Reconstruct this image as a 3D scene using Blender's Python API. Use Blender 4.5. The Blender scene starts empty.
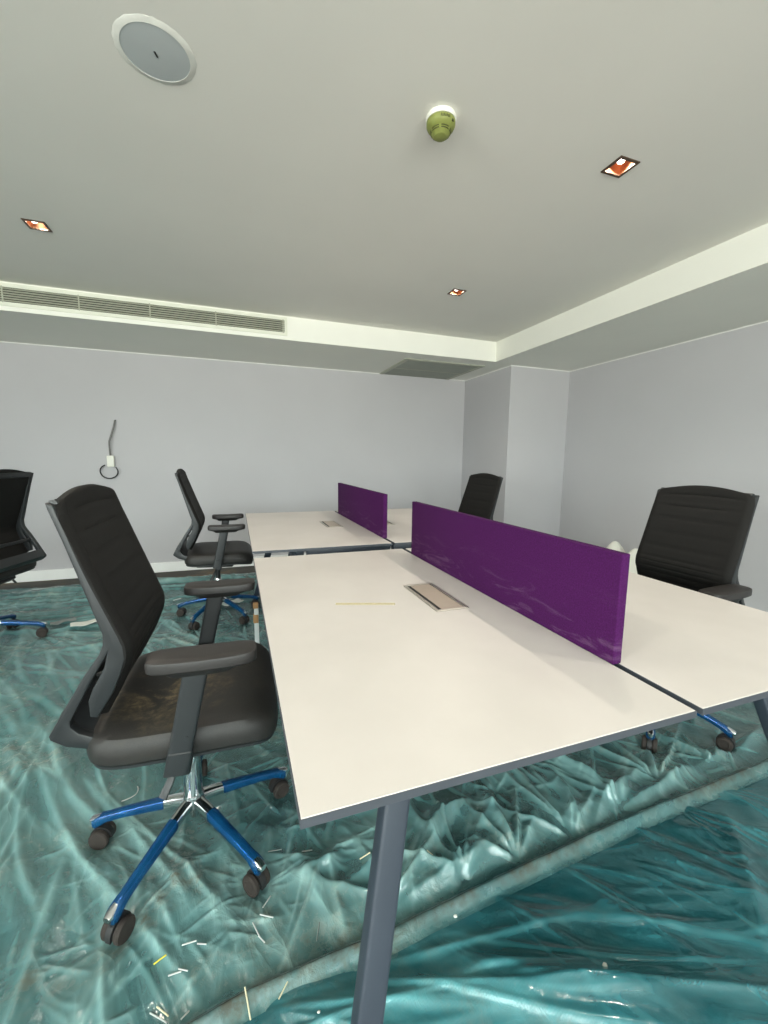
import bpy, bmesh, math, random
import numpy as np
from mathutils import Vector, Matrix
PI = math.pi
R = math.radians
scn = bpy.context.scene
col = scn.collection
random.seed(7)

# ------------------------------------------------------------------ materials
def lin(c):
    c = c / 255.0
    return c / 12.92 if c <= 0.04045 else ((c + 0.055) / 1.055) ** 2.4
def rgb(r, g, b):
    return (lin(r), lin(g), lin(b), 1.0)

class NT:
    def __init__(self, name):
        self.m = bpy.data.materials.new(name)
        self.m.use_nodes = True
        self.t = self.m.node_tree
        self.t.nodes.clear()
        self.out = self.n('ShaderNodeOutputMaterial')
    def n(self, typ, **kw):
        nd = self.t.nodes.new(typ)
        for k, v in kw.items():
            if k.startswith('_'):
                setattr(nd, k[1:], v)
            else:
                nd.inputs[k.replace('__', ' ')].default_value = v
        return nd
    def l(self, a, b):
        self.t.links.new(a, b)
    def coords(self, kind='Object'):
        return self.n('ShaderNodeTexCoord').outputs[kind]
    def noise(self, scale, detail=3.0, rough=0.5, vec=None, stretch=None, dist=0.0):
        nd = self.n('ShaderNodeTexNoise', Scale=scale, Detail=detail, Roughness=rough, Distortion=dist)
        v = vec if vec is not None else self.coords()
        if stretch:
            mp = self.n('ShaderNodeMapping')
            mp.inputs['Scale'].default_value = stretch
            self.l(v, mp.inputs['Vector'])
            v = mp.outputs['Vector']
        self.l(v, nd.inputs['Vector'])
        return nd.outputs['Fac']
    def ramp(self, fac, stops):
        nd = self.n('ShaderNodeValToRGB')
        e = nd.color_ramp.elements
        while len(e) < len(stops):
            e.new(0.5)
        for el, (p, c) in zip(e, stops):
            el.position = p
            el.color = c if len(c) == 4 else (*c, 1)
        self.l(fac, nd.inputs['Fac'])
        return nd.outputs['Color']
    def mix(self, fac, a, b):
        nd = self.n('ShaderNodeMix', _data_type='RGBA')
        for sock, v in ((nd.inputs[0], fac), (nd.inputs[6], a), (nd.inputs[7], b)):
            if isinstance(v, (tuple, float, int)):
                sock.default_value = v
            else:
                self.l(v, sock)
        return nd.outputs[2]
    def math(self, op, a, b=0.0, clamp=False):
        nd = self.n('ShaderNodeMath', _operation=op, _use_clamp=clamp)
        for i, v in enumerate((a, b)):
            if isinstance(v, (float, int)):
                nd.inputs[i].default_value = v
            else:
                self.l(v, nd.inputs[i])
        return nd.outputs[0]
    def bump(self, h, strength=0.2, dist=0.002):
        nd = self.n('ShaderNodeBump', Strength=strength, Distance=dist)
        self.l(h, nd.inputs['Height'])
        return nd.outputs['Normal']
    def principled(self, color=None, rough=0.5, metal=0.0, spec=0.5, normal=None, **kw):
        nd = self.n('ShaderNodeBsdfPrincipled', Metallic=metal)
        nd.inputs['Specular IOR Level'].default_value = spec
        if color is not None:
            if isinstance(color, tuple):
                nd.inputs['Base Color'].default_value = color
            else:
                self.l(color, nd.inputs['Base Color'])
        if isinstance(rough, (float, int)):
            nd.inputs['Roughness'].default_value = rough
        else:
            self.l(rough, nd.inputs['Roughness'])
        if normal is not None:
            self.l(normal, nd.inputs['Normal'])
        for k, v in kw.items():
            nd.inputs[k.replace('_', ' ')].default_value = v
        return nd.outputs['BSDF']
    def done(self, sh):
        self.l(sh, self.out.inputs['Surface'])
        return self.m

def plain(name, c, rough=0.5, metal=0.0, spec=0.5, var=0.06, nscale=8.0, bump=0.0, bscale=200.0):
    t = NT(name)
    dark = tuple(x * (1 - var) for x in c[:3]) + (1,)
    lite = tuple(min(1, x * (1 + var)) for x in c[:3]) + (1,)
    colr = t.ramp(t.noise(nscale), [(0.3, dark), (0.7, lite)])
    nrm = t.bump(t.noise(bscale, 2), bump, 0.001) if bump else None
    return t.done(t.principled(colr, rough, metal, spec, nrm))

M = {}
M['ceiling'] = plain('ceiling_paint', rgb(230, 228, 222), 0.9, spec=0.2, var=0.02, nscale=1.5, bump=0.08, bscale=90)
M['white_paint'] = plain('bulkhead_paint', rgb(238, 238, 230), 0.85, spec=0.2, var=0.015, nscale=2)
M['wall'] = plain('wall_paint', rgb(189, 188, 191), 0.85, spec=0.25, var=0.025, nscale=1.2, bump=0.06, bscale=120)
M['base'] = plain('baseboard_paint', rgb(236, 238, 236), 0.45, var=0.02)
M['bead'] = plain('bead_white', rgb(240, 240, 236), 0.6, var=0.02)
def carpet():
    t = NT('floor_carpet')
    a = t.noise(2.2, 5, 0.65)
    fine = t.noise(140, 2)
    c = t.ramp(a, [(0.3, rgb(78, 80, 82)), (0.52, rgb(98, 96, 92)), (0.68, rgb(132, 116, 94))])
    c = t.mix(t.math('MULTIPLY', fine, 0.5), c, rgb(70, 70, 70))
    return t.done(t.principled(c, 0.95, spec=0.1, normal=t.bump(fine, 0.4, 0.004)))
M['carpet'] = carpet()
def laminate():
    t = NT('desk_laminate')
    c = t.ramp(t.noise(6, 4), [(0.3, rgb(196, 191, 186)), (0.7, rgb(202, 197, 192))])
    return t.done(t.principled(c, 0.42, spec=0.4, normal=t.bump(t.noise(350, 2), 0.05, 0.001)))
M['laminate'] = laminate()
M['slate'] = plain('slate_edge', rgb(64, 68, 75), 0.5, var=0.05)
M['slate_metal'] = plain('slate_powdercoat', rgb(50, 57, 67), 0.42, var=0.05, bump=0.05, bscale=300)
M['lightgrey'] = plain('light_grey_metal', rgb(190, 196, 196), 0.4)
M['dark'] = plain('dark_slot', rgb(24, 24, 26), 0.7)
M['alu'] = plain('satin_aluminium', rgb(200, 196, 186), 0.32, 0.9, var=0.04)
M['lid'] = plain('taupe_lid', rgb(170, 158, 144), 0.4, 0.35, var=0.04)
def felt():
    t = NT('purple_felt')
    f = t.noise(260, 3, 0.7)
    c = t.ramp(f, [(0.25, rgb(50, 13, 56)), (0.75, rgb(72, 22, 80))])
    co = t.coords()
    sep = t.n('ShaderNodeSeparateXYZ'); t.l(co, sep.inputs[0])
    low = t.ramp(sep.outputs['Z'], [(0.0, (1, 1, 1)), (0.16, (0, 0, 0))])
    sm = t.ramp(t.noise(5, 6, 0.7, stretch=(1, 1, 5), dist=1.2), [(0.52, (0, 0, 0)), (0.72, (1, 1, 1))])
    fac = t.math('MULTIPLY', t.math('MULTIPLY', low, sm), 0.22)
    c = t.mix(fac, c, rgb(170, 140, 165))
    return t.done(t.principled(c, 0.95, spec=0.15, normal=t.bump(f, 0.35, 0.002)))
M['felt'] = felt()
M['black_plastic'] = plain('black_plastic', rgb(33, 36, 38), 0.45, var=0.08, nscale=12, bump=0.06, bscale=500)
M['black_matte'] = plain('black_matte_plastic', rgb(28, 29, 30), 0.6, var=0.08)
M['pad'] = plain('soft_black_pad', rgb(36, 33, 32), 0.5, var=0.12, nscale=14)
def fabric(name, dusty):
    t = NT(name)
    f = t.noise(420, 2)
    c = t.ramp(f, [(0.3, rgb(28, 27, 26)), (0.7, rgb(40, 38, 36))])
    rough = 0.55
    if dusty:
        n1 = t.noise(7, 6, 0.72, dist=0.8)
        n2 = t.noise(60, 4, 0.7)
        g = t.n('ShaderNodeVectorMath', _operation='DISTANCE')
        t.l(t.coords(), g.inputs[0]); g.inputs[1].default_value = (-0.04, -0.07, 0.53)
        spot = t.ramp(g.outputs['Value'], [(0.02, (1, 1, 1)), (0.18, (0, 0, 0))])
        d = t.math('MULTIPLY', t.ramp(n1, [(0.47, (0, 0, 0)), (0.66, (1, 1, 1))]), t.ramp(n2, [(0.36, (0.05,) * 3), (0.6, (1,) * 3)]))
        fac = t.math('MULTIPLY', d, t.math('ADD', t.math('MULTIPLY', spot, 0.62), 0.03), True)
        c = t.mix(fac, c, rgb(176, 154, 114))
    return t.done(t.principled(c, rough, spec=0.45, normal=t.bump(f, 0.12, 0.001)))
M['seat_dusty'] = fabric('dusty_black_vinyl', True)
M['seat'] = fabric('black_vinyl', False)
def backfab():
    t = NT('black_back_fabric')
    f = t.noise(500, 2)
    c = t.ramp(f, [(0.3, rgb(20, 20, 19)), (0.7, rgb(30, 29, 28))])
    return t.done(t.principled(c, 0.75, spec=0.2, normal=t.bump(f, 0.2, 0.001)))
M['back'] = backfab()
M['chrome'] = plain('chrome', rgb(214, 218, 220), 0.13, 1.0, var=0.03)
def film(name, c1, c2, fac, rough=0.22):
    t = NT(name)
    n = t.noise(16, 3)
    colr = t.ramp(n, [(0.3, c1), (0.7, c2)])
    p = t.principled(colr, rough, spec=0.6, normal=t.bump(t.noise(45, 3), 0.5, 0.004))
    tr = t.n('ShaderNodeBsdfTransparent'); tr.inputs[0].default_value = tuple(min(1, x * 2.0 + 0.15) for x in c2[:3]) + (1,)
    mx = t.n('ShaderNodeMixShader'); mx.inputs[0].default_value = fac
    t.l(tr.outputs[0], mx.inputs[1]); t.l(p, mx.inputs[2])
    return t.done(mx.outputs[0])
M['blue_film'] = film('blue_protective_film', rgb(12, 66, 112), rgb(26, 94, 144), 0.52, 0.12)
M['rubber'] = plain('dusty_rubber', rgb(42, 36, 32), 0.8, var=0.25, nscale=30)
M['white_plastic'] = plain('white_plastic', rgb(232, 232, 222), 0.4, var=0.02)
M['grey_conduit'] = plain('grey_conduit', rgb(112, 112, 110), 0.5)
M['olive'] = plain('olive_cover', rgb(126, 133, 68), 0.55, var=0.06)
M['olive_dark'] = plain('olive_slots', rgb(52, 54, 24), 0.7)
M['grille'] = plain('speaker_grille', rgb(182, 188, 190), 0.7, var=0.05, nscale=3, bump=0.3, bscale=700)
M['spk_rim'] = plain('smeared_paint_rim', rgb(222, 222, 216), 0.8, var=0.06, nscale=20)
M['copper'] = plain('copper_reflector', rgb(160, 112, 82), 0.28, 0.9, var=0.08)
M['bronze'] = plain('bronze_bezel', rgb(92, 72, 58), 0.4, 0.6)
M['vent_white'] = plain('vent_white', rgb(226, 228, 214), 0.5, var=0.03)
M['vent_slat'] = plain('vent_slat', rgb(176, 178, 162), 0.5, var=0.04)
M['vent_grey'] = plain('grille_grey', rgb(150, 154, 144), 0.5, var=0.05)
M['vent_back'] = plain('vent_dark_back', rgb(84, 86, 76), 0.8)
def lamp():
    t = NT('lamp_glow')
    e = t.n('ShaderNodeEmission', Strength=9.0); e.inputs[0].default_value = (1.0, 0.88, 0.80, 1)
    return t.done(e.outputs[0])
M['lamp'] = lamp()
def glass():
    t = NT('window_glass')
    tr = t.n('ShaderNodeBsdfTransparent'); tr.inputs[0].default_value = (0.93, 0.96, 0.95, 1)
    g = t.n('ShaderNodeBsdfGlossy', Roughness=0.02)
    mx = t.n('ShaderNodeMixShader'); mx.inputs[0].default_value = 0.05
    t.l(tr.outputs[0], mx.inputs[1]); t.l(g.outputs[0], mx.inputs[2])
    return t.done(mx.outputs[0])
M['glass'] = glass()
def sheet_mat(name, c_lo, c_hi, milk_light, tint, f_lo, f_hi, dirt, dirs, bump, crumple):
    t = NT(name)
    co = t.coords()
    wob = t.n('ShaderNodeTexNoise', Scale=2.2, Detail=3.0); t.l(co, wob.inputs['Vector'])
    wv = t.n('ShaderNodeVectorMath', _operation='MULTIPLY_ADD')
    t.l(wob.outputs['Color'], wv.inputs[0]); wv.inputs[1].default_value = (.22, .22, 0); t.l(co, wv.inputs[2])
    cw = wv.outputs[0]
    n = t.noise(1.9, 5, 0.62, co)
    colr = t.ramp(n, [(0.32, c_lo), (0.68, c_hi)])
    def turned(ang, st):
        m1 = t.n('ShaderNodeMapping'); m1.inputs['Rotation'].default_value = (0, 0, -ang); t.l(cw, m1.inputs['Vector'])
        m2 = t.n('ShaderNodeMapping'); m2.inputs['Scale'].default_value = st; t.l(m1.outputs['Vector'], m2.inputs['Vector'])
        return m2.outputs['Vector']
    # thin creases where the film is folded on itself: milkier, less see-through, light streaks painted in
    def crease(scale, k, ang, sharp, pw):
        nz = t.n('ShaderNodeTexNoise', Scale=scale, Detail=2.0, Roughness=0.45); t.l(turned(ang, (k, 1, 1)), nz.inputs['Vector'])
        c = t.math('SUBTRACT', 1.0, t.math('ABSOLUTE', t.math('MULTIPLY', t.math('SUBTRACT', nz.outputs['Fac'], 0.5), sharp)), True)
        return t.math('POWER', c, pw)
    c1 = crease(4.0, .13, dirs[0], 9.0, 2.2); c2 = crease(9.0, .10, dirs[0] + .15, 8.0, 2.0); c3 = crease(6.5, .16, dirs[1], 9.0, 2.0); c4 = crease(20.0, .12, dirs[0] - .2, 6.0, 1.5)
    soft = crease(3.0, .2, dirs[0], 3.0, 1.3)
    cr = t.math('ADD', t.math('ADD', c1, t.math('MULTIPLY', c2, .7)), t.math('ADD', t.math('MULTIPLY', c3, .7), t.math('MULTIPLY', c4, .3)))
    msk = t.ramp(t.noise(1.5, 3, 0.5, co), [(0.40, (.08, .08, .08)), (0.62, (1, 1, 1))])
    crm = t.math('ADD', t.math('MULTIPLY', cr, msk), t.math('MULTIPLY', soft, .16))
    cm = t.ramp(t.noise(2.3, 3, 0.5, co), [(0.45, (.05, .05, .05)), (0.62, (1, 1, 1))])
    d1 = t.noise(2.6, 7, 0.72, co, dist=0.6)
    d2 = t.noise(26, 5, 0.7, co)
    dm = t.math('MULTIPLY', t.ramp(d1, [(0.43, (0, 0, 0)), (0.68, (1, 1, 1))]), t.ramp(d2, [(0.36, (0, 0, 0)), (0.62, (1, 1, 1))]))
    so = t.n('ShaderNodeAttribute', _attribute_name='soil')
    dm = t.math('MULTIPLY', dm, dirt, True)
    som = t.math('MULTIPLY', so.outputs['Fac'], t.ramp(d2, [(0.3, (.45, .45, .45)), (0.6, (1, 1, 1))]), True)
    at = t.n('ShaderNodeAttribute', _attribute_name='layer_light')
    colr = t.mix(t.math('ADD', t.math('MULTIPLY', crm, 0.22), t.math('MULTIPLY', at.outputs['Fac'], 0.62), True), colr, milk_light)
    colr = t.mix(dm, colr, rgb(116, 102, 80))
    colr = t.mix(som, colr, rgb(84, 82, 72))
    dm = t.math('ADD', dm, som, True)
    rough = t.math('ADD', 0.24, t.math('MULTIPLY', dm, 0.5))
    hgt = t.math('ADD', t.math('MULTIPLY', crm, .5), t.math('MULTIPLY', t.noise(26, 4, 0.6, co, dist=1.0), t.math('ADD', 0.15, t.math('MULTIPLY', cm, .75))))
    nrm = t.bump(hgt, bump, 0.012)
    p = t.principled(colr, 0.7, spec=0.0, normal=nrm)
    tl = t.n('ShaderNodeBsdfTranslucent'); t.l(colr, tl.inputs[0]); t.l(nrm, tl.inputs['Normal'])
    m0 = t.n('ShaderNodeMixShader'); m0.inputs[0].default_value = 0.25
    t.l(p, m0.inputs[1]); t.l(tl.outputs[0], m0.inputs[2])
    tr = t.n('ShaderNodeBsdfTransparent'); tr.inputs[0].default_value = tint
    mx = t.n('ShaderNodeMixShader')
    f = t.math('ADD', f_lo, t.math('MULTIPLY', at.outputs['Fac'], f_hi - f_lo))
    f = t.math('ADD', f, t.math('MULTIPLY', crm, 0.16))
    f = t.math('ADD', f, t.math('MULTIPLY', dm, 0.45), True)
    t.l(f, mx.inputs[0]); t.l(tr.outputs[0], mx.inputs[1]); t.l(m0.outputs[0], mx.inputs[2])
    # smooth polythene surface reflection over film and see-through parts alike
    fr = t.n('ShaderNodeFresnel', IOR=1.55); t.l(nrm, fr.inputs['Normal'])
    gl = t.n('ShaderNodeBsdfGlossy'); t.l(t.math('ADD', 0.10, t.math('MULTIPLY', dm, 0.5)), gl.inputs['Roughness']); t.l(nrm, gl.inputs['Normal'])
    gl.inputs[0].default_value = (1, 1, 1, 1)
    m2 = t.n('ShaderNodeMixShader')
    t.l(t.math('MULTIPLY', fr.outputs[0], t.math('SUBTRACT', 1.0, t.math('MULTIPLY', dm, .7))), m2.inputs[0]); t.l(mx.outputs[0], m2.inputs[1]); t.l(gl.outputs[0], m2.inputs[2])
    return t.done(m2.outputs[0])
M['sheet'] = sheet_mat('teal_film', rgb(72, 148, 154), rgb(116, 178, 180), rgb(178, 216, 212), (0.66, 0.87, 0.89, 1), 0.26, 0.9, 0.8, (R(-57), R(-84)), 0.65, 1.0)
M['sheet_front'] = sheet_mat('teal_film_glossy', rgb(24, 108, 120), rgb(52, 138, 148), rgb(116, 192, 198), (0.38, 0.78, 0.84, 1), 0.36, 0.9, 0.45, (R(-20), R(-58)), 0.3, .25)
M['bag'] = plain('white_poly_bag', rgb(214, 214, 204), 0.5, var=0.05, bump=0.4, bscale=25)
M['yellow_bit'] = plain('yellow_wire', rgb(206, 196, 60), 0.5)
M['cream_bit'] = plain('cream_wire', rgb(206, 202, 170), 0.5)
M['white_bit'] = plain('white_wire', rgb(182, 188, 186), 0.4)
M['grey_bit'] = plain('grey_wire', rgb(120, 126, 124), 0.5)
M['paper'] = plain('scrap_paper', rgb(206, 208, 200), 0.7, var=0.08, nscale=60)
M['tan'] = plain('tan_grit', rgb(150, 116, 78), 0.8)
M['tape'] = film('tape_residue', rgb(220, 208, 160), rgb(224, 212, 168), 0.30, 0.5)

# ------------------------------------------------------------------ helpers
def link(name, me, mat, parent=None, label=None, smooth=30):
    if smooth:
        me.polygons.foreach_set('use_smooth', [True] * len(me.polygons))
        me.set_sharp_from_angle(angle=R(smooth))
    o = bpy.data.objects.new(name, me)
    col.objects.link(o)
    if mat is not None:
        me.materials.append(mat)
    if parent is not None:
        o.parent = parent
    if label:
        o['label'] = label
    return o
def obj(name, bm, mat, parent=None, label=None, smooth=30, loc=None, rot=None):
    bmesh.ops.recalc_face_normals(bm, faces=bm.faces[:])
    me = bpy.data.meshes.new(name)
    bm.to_mesh(me); bm.free()
    o = link(name, me, mat, parent, label, smooth)
    if loc is not None: o.location = loc
    if rot is not None: o.rotation_euler = rot
    return o
def tag(o, label=None, cat=None, group=None, kind=None):
    if label: o['label'] = label
    if cat: o['category'] = cat
    if group: o['group'] = group
    if kind: o['kind'] = kind
    return o
def empty(name, loc, rz, label, cat, group=None):
    o = bpy.data.objects.new(name, None)
    o.empty_display_size = 0.1
    col.objects.link(o)
    o.location = loc; o.rotation_euler = (0, 0, rz)
    return tag(o, label, cat, group)
def bm_new(): return bmesh.new()
def merge(bm, other):
    me = bpy.data.meshes.new('tmp'); other.to_mesh(me); other.free(); bm.from_mesh(me); bpy.data.meshes.remove(me)
def bevel(bm, off, seg=2, geom=None, angle=30):
    es = [e for e in (geom or bm.edges) if len(e.link_faces) == 2 and e.calc_face_angle(0) > R(angle)]
    if off > 0 and es:
        bmesh.ops.bevel(bm, geom=es, offset=off, segments=seg, affect='EDGES', profile=0.5, clamp_overlap=True)
def add_box(bm, c, s, off=0.0, seg=2, rot=None):
    b = bmesh.new()
    bmesh.ops.create_cube(b, size=1.0)
    bmesh.ops.scale(b, vec=Vector(s), verts=b.verts)
    bevel(b, off, seg)
    mt = Matrix.Translation(Vector(c))
    if rot is not None: mt = mt @ rot
    bmesh.ops.transform(b, matrix=mt, verts=b.verts)
    merge(bm, b); return bm
def box2(bm, lo, hi, off=0.0, seg=2):
    return add_box(bm, [(a + b) / 2 for a, b in zip(lo, hi)], [b - a for a, b in zip(lo, hi)], off, seg)
def add_prism(bm, poly, mapf, a0, a1, off=0.0, seg=2):
    """poly: 2-D points; mapf(u,v,w) -> xyz ; extruded from w=a0 to a1"""
    b = bmesh.new()
    v0 = [b.verts.new(mapf(u, v, a0)) for u, v in poly]
    v1 = [b.verts.new(mapf(u, v, a1)) for u, v in poly]
    n = len(poly)
    b.faces.new(v0); b.faces.new(list(reversed(v1)))
    for i in range(n):
        b.faces.new((v0[i], v1[i], v1[(i + 1) % n], v0[(i + 1) % n]))
    bmesh.ops.recalc_face_normals(b, faces=b.faces[:])
    if off:
        rim = [e for e in b.edges if any(len(f.verts) > 4 or f in (b.faces[:2]) for f in e.link_faces)]
        bevel(b, off, seg, rim, 40)
    merge(bm, b); return bm
def add_loft(bm, rings, cap=True):
    vs = [[bm.verts.new(p) for p in r] for r in rings]
    n = len(rings[0])
    for a, b in zip(vs[:-1], vs[1:]):
        for i in range(n):
            bm.faces.new((a[i], a[(i + 1) % n], b[(i + 1) % n], b[i]))
    if cap:
        bm.faces.new(list(reversed(vs[0]))); bm.faces.new(vs[-1])
    return bm
def add_lathe(bm, prof, seg=32, c=(0, 0, 0), axis='z'):
    rings = []
    for r, z in prof:
        ring = []
        for k in range(seg):
            a = 2 * PI * k / seg
            x, y = max(r, 1e-4) * math.cos(a), max(r, 1e-4) * math.sin(a)
            p = (x, y, z) if axis == 'z' else ((z, x, y) if axis == 'x' else (x, z, y))
            ring.append((p[0] + c[0], p[1] + c[1], p[2] + c[2]))
        rings.append(ring)
    return add_loft(bm, rings)
def add_tube(bm, path, rad, seg=12, ry=None):
    path = [Vector(p) for p in path]
    n = len(path)
    up = Vector((0, 0, 1))
    rings = []
    prev = None
    for i, p in enumerate(path):
        t = (path[min(i + 1, n - 1)] - path[max(i - 1, 0)]).normalized()
        if prev is None:
            s = t.cross(up)
            if s.length < 1e-3: s = t.cross(Vector((1, 0, 0)))
            s.normalize()
        else:
            s = (prev - t * prev.dot(t)).normalized()
        prev = s
        u = s.cross(t)
        r = rad[i] if isinstance(rad, (list, tuple)) else rad
        q = r if ry is None else (ry[i] if isinstance(ry, (list, tuple)) else ry)
        rings.append([p + s * r * math.cos(2 * PI * k / seg) + u * q * math.sin(2 * PI * k / seg) for k in range(seg)])
    return add_loft(bm, rings)
def superell(a, b, n=48, e=5.0, cx=0, cy=0):
    pts = []
    for k in range(n):
        t = 2 * PI * k / n
        c, s = math.cos(t), math.sin(t)
        pts.append((cx + a * math.copysign(abs(c) ** (2 / e), c), cy + b * math.copysign(abs(s) ** (2 / e), s)))
    return pts
def interp(pts, t):
    """smooth Catmull-Rom through pts, t in 0..1"""
    n = len(pts) - 1
    f = min(max(t, 0), 1) * n
    i = min(int(f), n - 1); u = f - i
    P = [Vector(pts[max(0, min(n, i + k))]) for k in (-1, 0, 1, 2)]
    return 0.5 * ((2 * P[1]) + (-P[0] + P[2]) * u + (2 * P[0] - 5 * P[1] + 4 * P[2] - P[3]) * u * u + (-P[0] + 3 * P[1] - 3 * P[2] + P[3]) * u ** 3)

# ------------------------------------------------------------------ room
X0, X1, Y0, Y1, ZC, ZS = -4.7, 2.695, -3.4, 4.196, 2.333, 2.146
XB, YB = 1.698, 3.21
T = 0.12
def struct(name, bm, mat, parent=None):
    o = obj(name, bm, mat, parent, smooth=0)
    if parent is None: o['kind'] = 'structure'
    return o
b = bm_new(); box2(b, (X0 - T, Y0 - T, -0.1), (X1 + T, Y1 + T, 0)); struct('floor', b, M['carpet'])
# ceiling with square openings for the recessed downlights
LAMPS = [(0.70, 0.93), (0.72, 2.26), (-1.68, 2.28), (-1.68, 0.95), (0.70, -0.42), (-1.68, -0.42)]
HS = 0.038
xs = sorted({X0 - T, XB + 0.02} | {x + s * HS for x, y in LAMPS for s in (-1, 1)})
ys = sorted({Y0 - T, YB + 0.02} | {y + s * HS for x, y in LAMPS for s in (-1, 1)})
b = bm_new()
for i in range(len(xs) - 1):
    for j in range(len(ys) - 1):
        mx, my = (xs[i] + xs[i + 1]) / 2, (ys[j] + ys[j + 1]) / 2
        if any(abs(mx - x) < HS and abs(my - y) < HS for x, y in LAMPS): continue
        v = [b.verts.new((x, y, ZC)) for x, y in ((xs[i], ys[j]), (xs[i + 1], ys[j]), (xs[i + 1], ys[j + 1]), (xs[i], ys[j + 1]))]
        b.faces.new(v)
bmesh.ops.remove_doubles(b, verts=b.verts, dist=1e-5)
o = struct('ceiling', b, M['ceiling'])
b = bm_new(); box2(b, (X0 - T, Y0 - T, ZC + 0.16), (X1 + T, Y1 + T, ZC + 0.22)); struct('ceiling_slab', b, M['ceiling'])
# dropped bulkhead round the back and right side (L-shaped)
b = bm_new()
poly = [(X0 - T, YB), (XB, YB), (XB, Y0 - T), (X1 + T, Y0 - T), (X1 + T, Y1 + T), (X0 - T, Y1 + T)]
add_prism(b, poly, lambda u, v, w: (u, v, w), ZS, ZC + 0.16)
struct('ceiling_bulkhead', b, M['white_paint'])
b = bm_new(); box2(b, (X0 - T, Y1, 0), (X1 + T, Y1 + T, ZC + 0.2)); struct('wall_back', b, M['wall'])
b = bm_new(); box2(b, (X1, Y0 - T, 0), (X1 + T, Y1, ZC + 0.2)); struct('wall_right', b, M['wall'])
PX, PY = 1.935, 3.277
b = bm_new(); box2(b, (PX, PY, 0), (X1, Y1, ZS)); struct('pillar', b, M['wall'])
def wall_with_windows(name, fixed, axis, lo, hi, wins):
    b = bm_new()
    def bx(a0, a1, z0, z1):
        if axis == 'y': box2(b, (a0, fixed - T, z0), (a1, fixed, z1))
        else: box2(b, (fixed - T, a0, z0), (fixed, a1, z1))
    cur = lo
    for (a0, a1, z0, z1) in wins:
        bx(cur, a0, 0, ZC + 0.2); bx(a0, a1, 0, z0); bx(a0, a1, z1, ZC + 0.2); cur = a1
    bx(cur, hi, 0, ZC + 0.2)
    return struct(name, b, M['wall'])
FW = [(-3.9, -0.9, 0.75, 2.2), (-0.6, 1.5, 0.75, 2.2)]
LW = [(-2.6, -0.3, 0.75, 2.2)]
wall_with_windows('wall_front', Y0, 'y', X0 - T, X1, FW)
wall_with_windows('wall_left', X0, 'x', Y0, Y1, LW)
wn = 0
for axis, fixed, wins in (('y', Y0, FW), ('x', X0, LW)):
    for (a0, a1, z0, z1) in wins:
        wn += 1
        b = bm_new()
        d = fixed - T / 2
        segs = [((a0, z0), (a0 + .05, z1)), ((a1 - .05, z0), (a1, z1)), ((a0, z0), (a1, z0 + .05)), ((a0, z1 - .05), (a1, z1)), (((a0 + a1) / 2 - .025, z0), ((a0 + a1) / 2 + .025, z1))]
        for (p, q) in segs:
            if axis == 'y': box2(b, (p[0], d - .03, p[1]), (q[0], d + .03, q[1]))
            else: box2(b, (d - .03, p[0], p[1]), (d + .03, q[0], q[1]))
        w = struct('window_%d' % wn, b, M['base'])
        b = bm_new()
        if axis == 'y': box2(b, (a0, d - .004, z0), (a1, d + .004, z1))
        else: box2(b, (d - .004, a0, z0), (d + .004, a1, z1))
        struct('pane', b, M['glass'], w)
        ld = bpy.data.lights.new('window_daylight', 'AREA')
        ld.shape = 'RECTANGLE'; ld.size = a1 - a0; ld.size_y = z1 - z0
        ld.cycles.is_portal = True
        lo_ = bpy.data.objects.new('window_daylight', ld); col.objects.link(lo_)
        if axis == 'y':
            lo_.location = ((a0 + a1) / 2, fixed - T - .01, (z0 + z1) / 2); lo_.rotation_euler = (R(90), 0, 0)
        else:
            lo_.location = (fixed - T - .01, (a0 + a1) / 2, (z0 + z1) / 2); lo_.rotation_euler = (R(90), 0, R(-90))
# baseboards
def baseboard(name, lo, hi):
    b = bm_new(); box2(b, lo, hi, 0.004); struct(name, b, M['base'])
baseboard('baseboard_back', (X0, Y1 - .014, 0), (PX, Y1, .10))
baseboard('baseboard_pillar', (PX - .014, PY - .014, 0), (PX, Y1 - .014, .10))
baseboard('baseboard_pillar_front', (PX, PY - .014, 0), (X1, PY, .10))
baseboard('baseboard_right', (X1 - .014, Y0, 0), (X1, PY - .014, .10))
# thin white bead where walls meet the bulkhead
bead = [((X0, Y1 - .006, ZS - .007), (PX, Y1, ZS)), ((PX - .006, PY - .006, ZS - .007), (PX, Y1 - .006, ZS)),
        ((PX, PY - .006, ZS - .007), (X1, PY, ZS)), ((X1 - .006, Y0, ZS - .007), (X1, PY - .006, ZS))]
for i, (lo, hi) in enumerate(bead):
    b = bm_new(); box2(b, lo, hi); struct('trim_%d' % (i + 1), b, M['bead'])

# ------------------------------------------------------------------ ceiling fittings
def make_downlight():
    r = empty('downlight', (0, 0, ZC), 0, '', 'downlight', 'recessed square downlights')
    b = bm_new()
    for s in (-1, 1):
        box2(b, (s * .043 - .006, -.049, -.004), (s * .043 + .006, .049, .002), .001, 1)
        box2(b, (-.037, s * .043 - .006, -.004), (.037, s * .043 + .006, .002), .001, 1)
    obj('bezel', b, M['bronze'], r)
    b = bm_new()
    def sq(h, z): return [(h, h, z), (-h, h, z), (-h, -h, z), (h, -h, z)]
    add_loft(b, [sq(.0375, 0.0), sq(.030, .045), sq(.026, .075)], cap=False)
    obj('reflector', b, M['copper'], r, smooth=0)
    b = bm_new(); add_lathe(b, [(0.002, .005), (.009, .006), (.0135, .010), (.0145, .020), (.012, .060), (.002, .0605)], 24, (-.008, -.010, 0))
    obj('bulb', b, M['lamp'], r)
    return r
def copy_tree(o, parent=None):
    c = o.copy(); col.objects.link(c); c.parent = parent
    for ch in [x for x in col.objects if x.parent == o]:
        copy_tree(ch, c)
    return c
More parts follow.
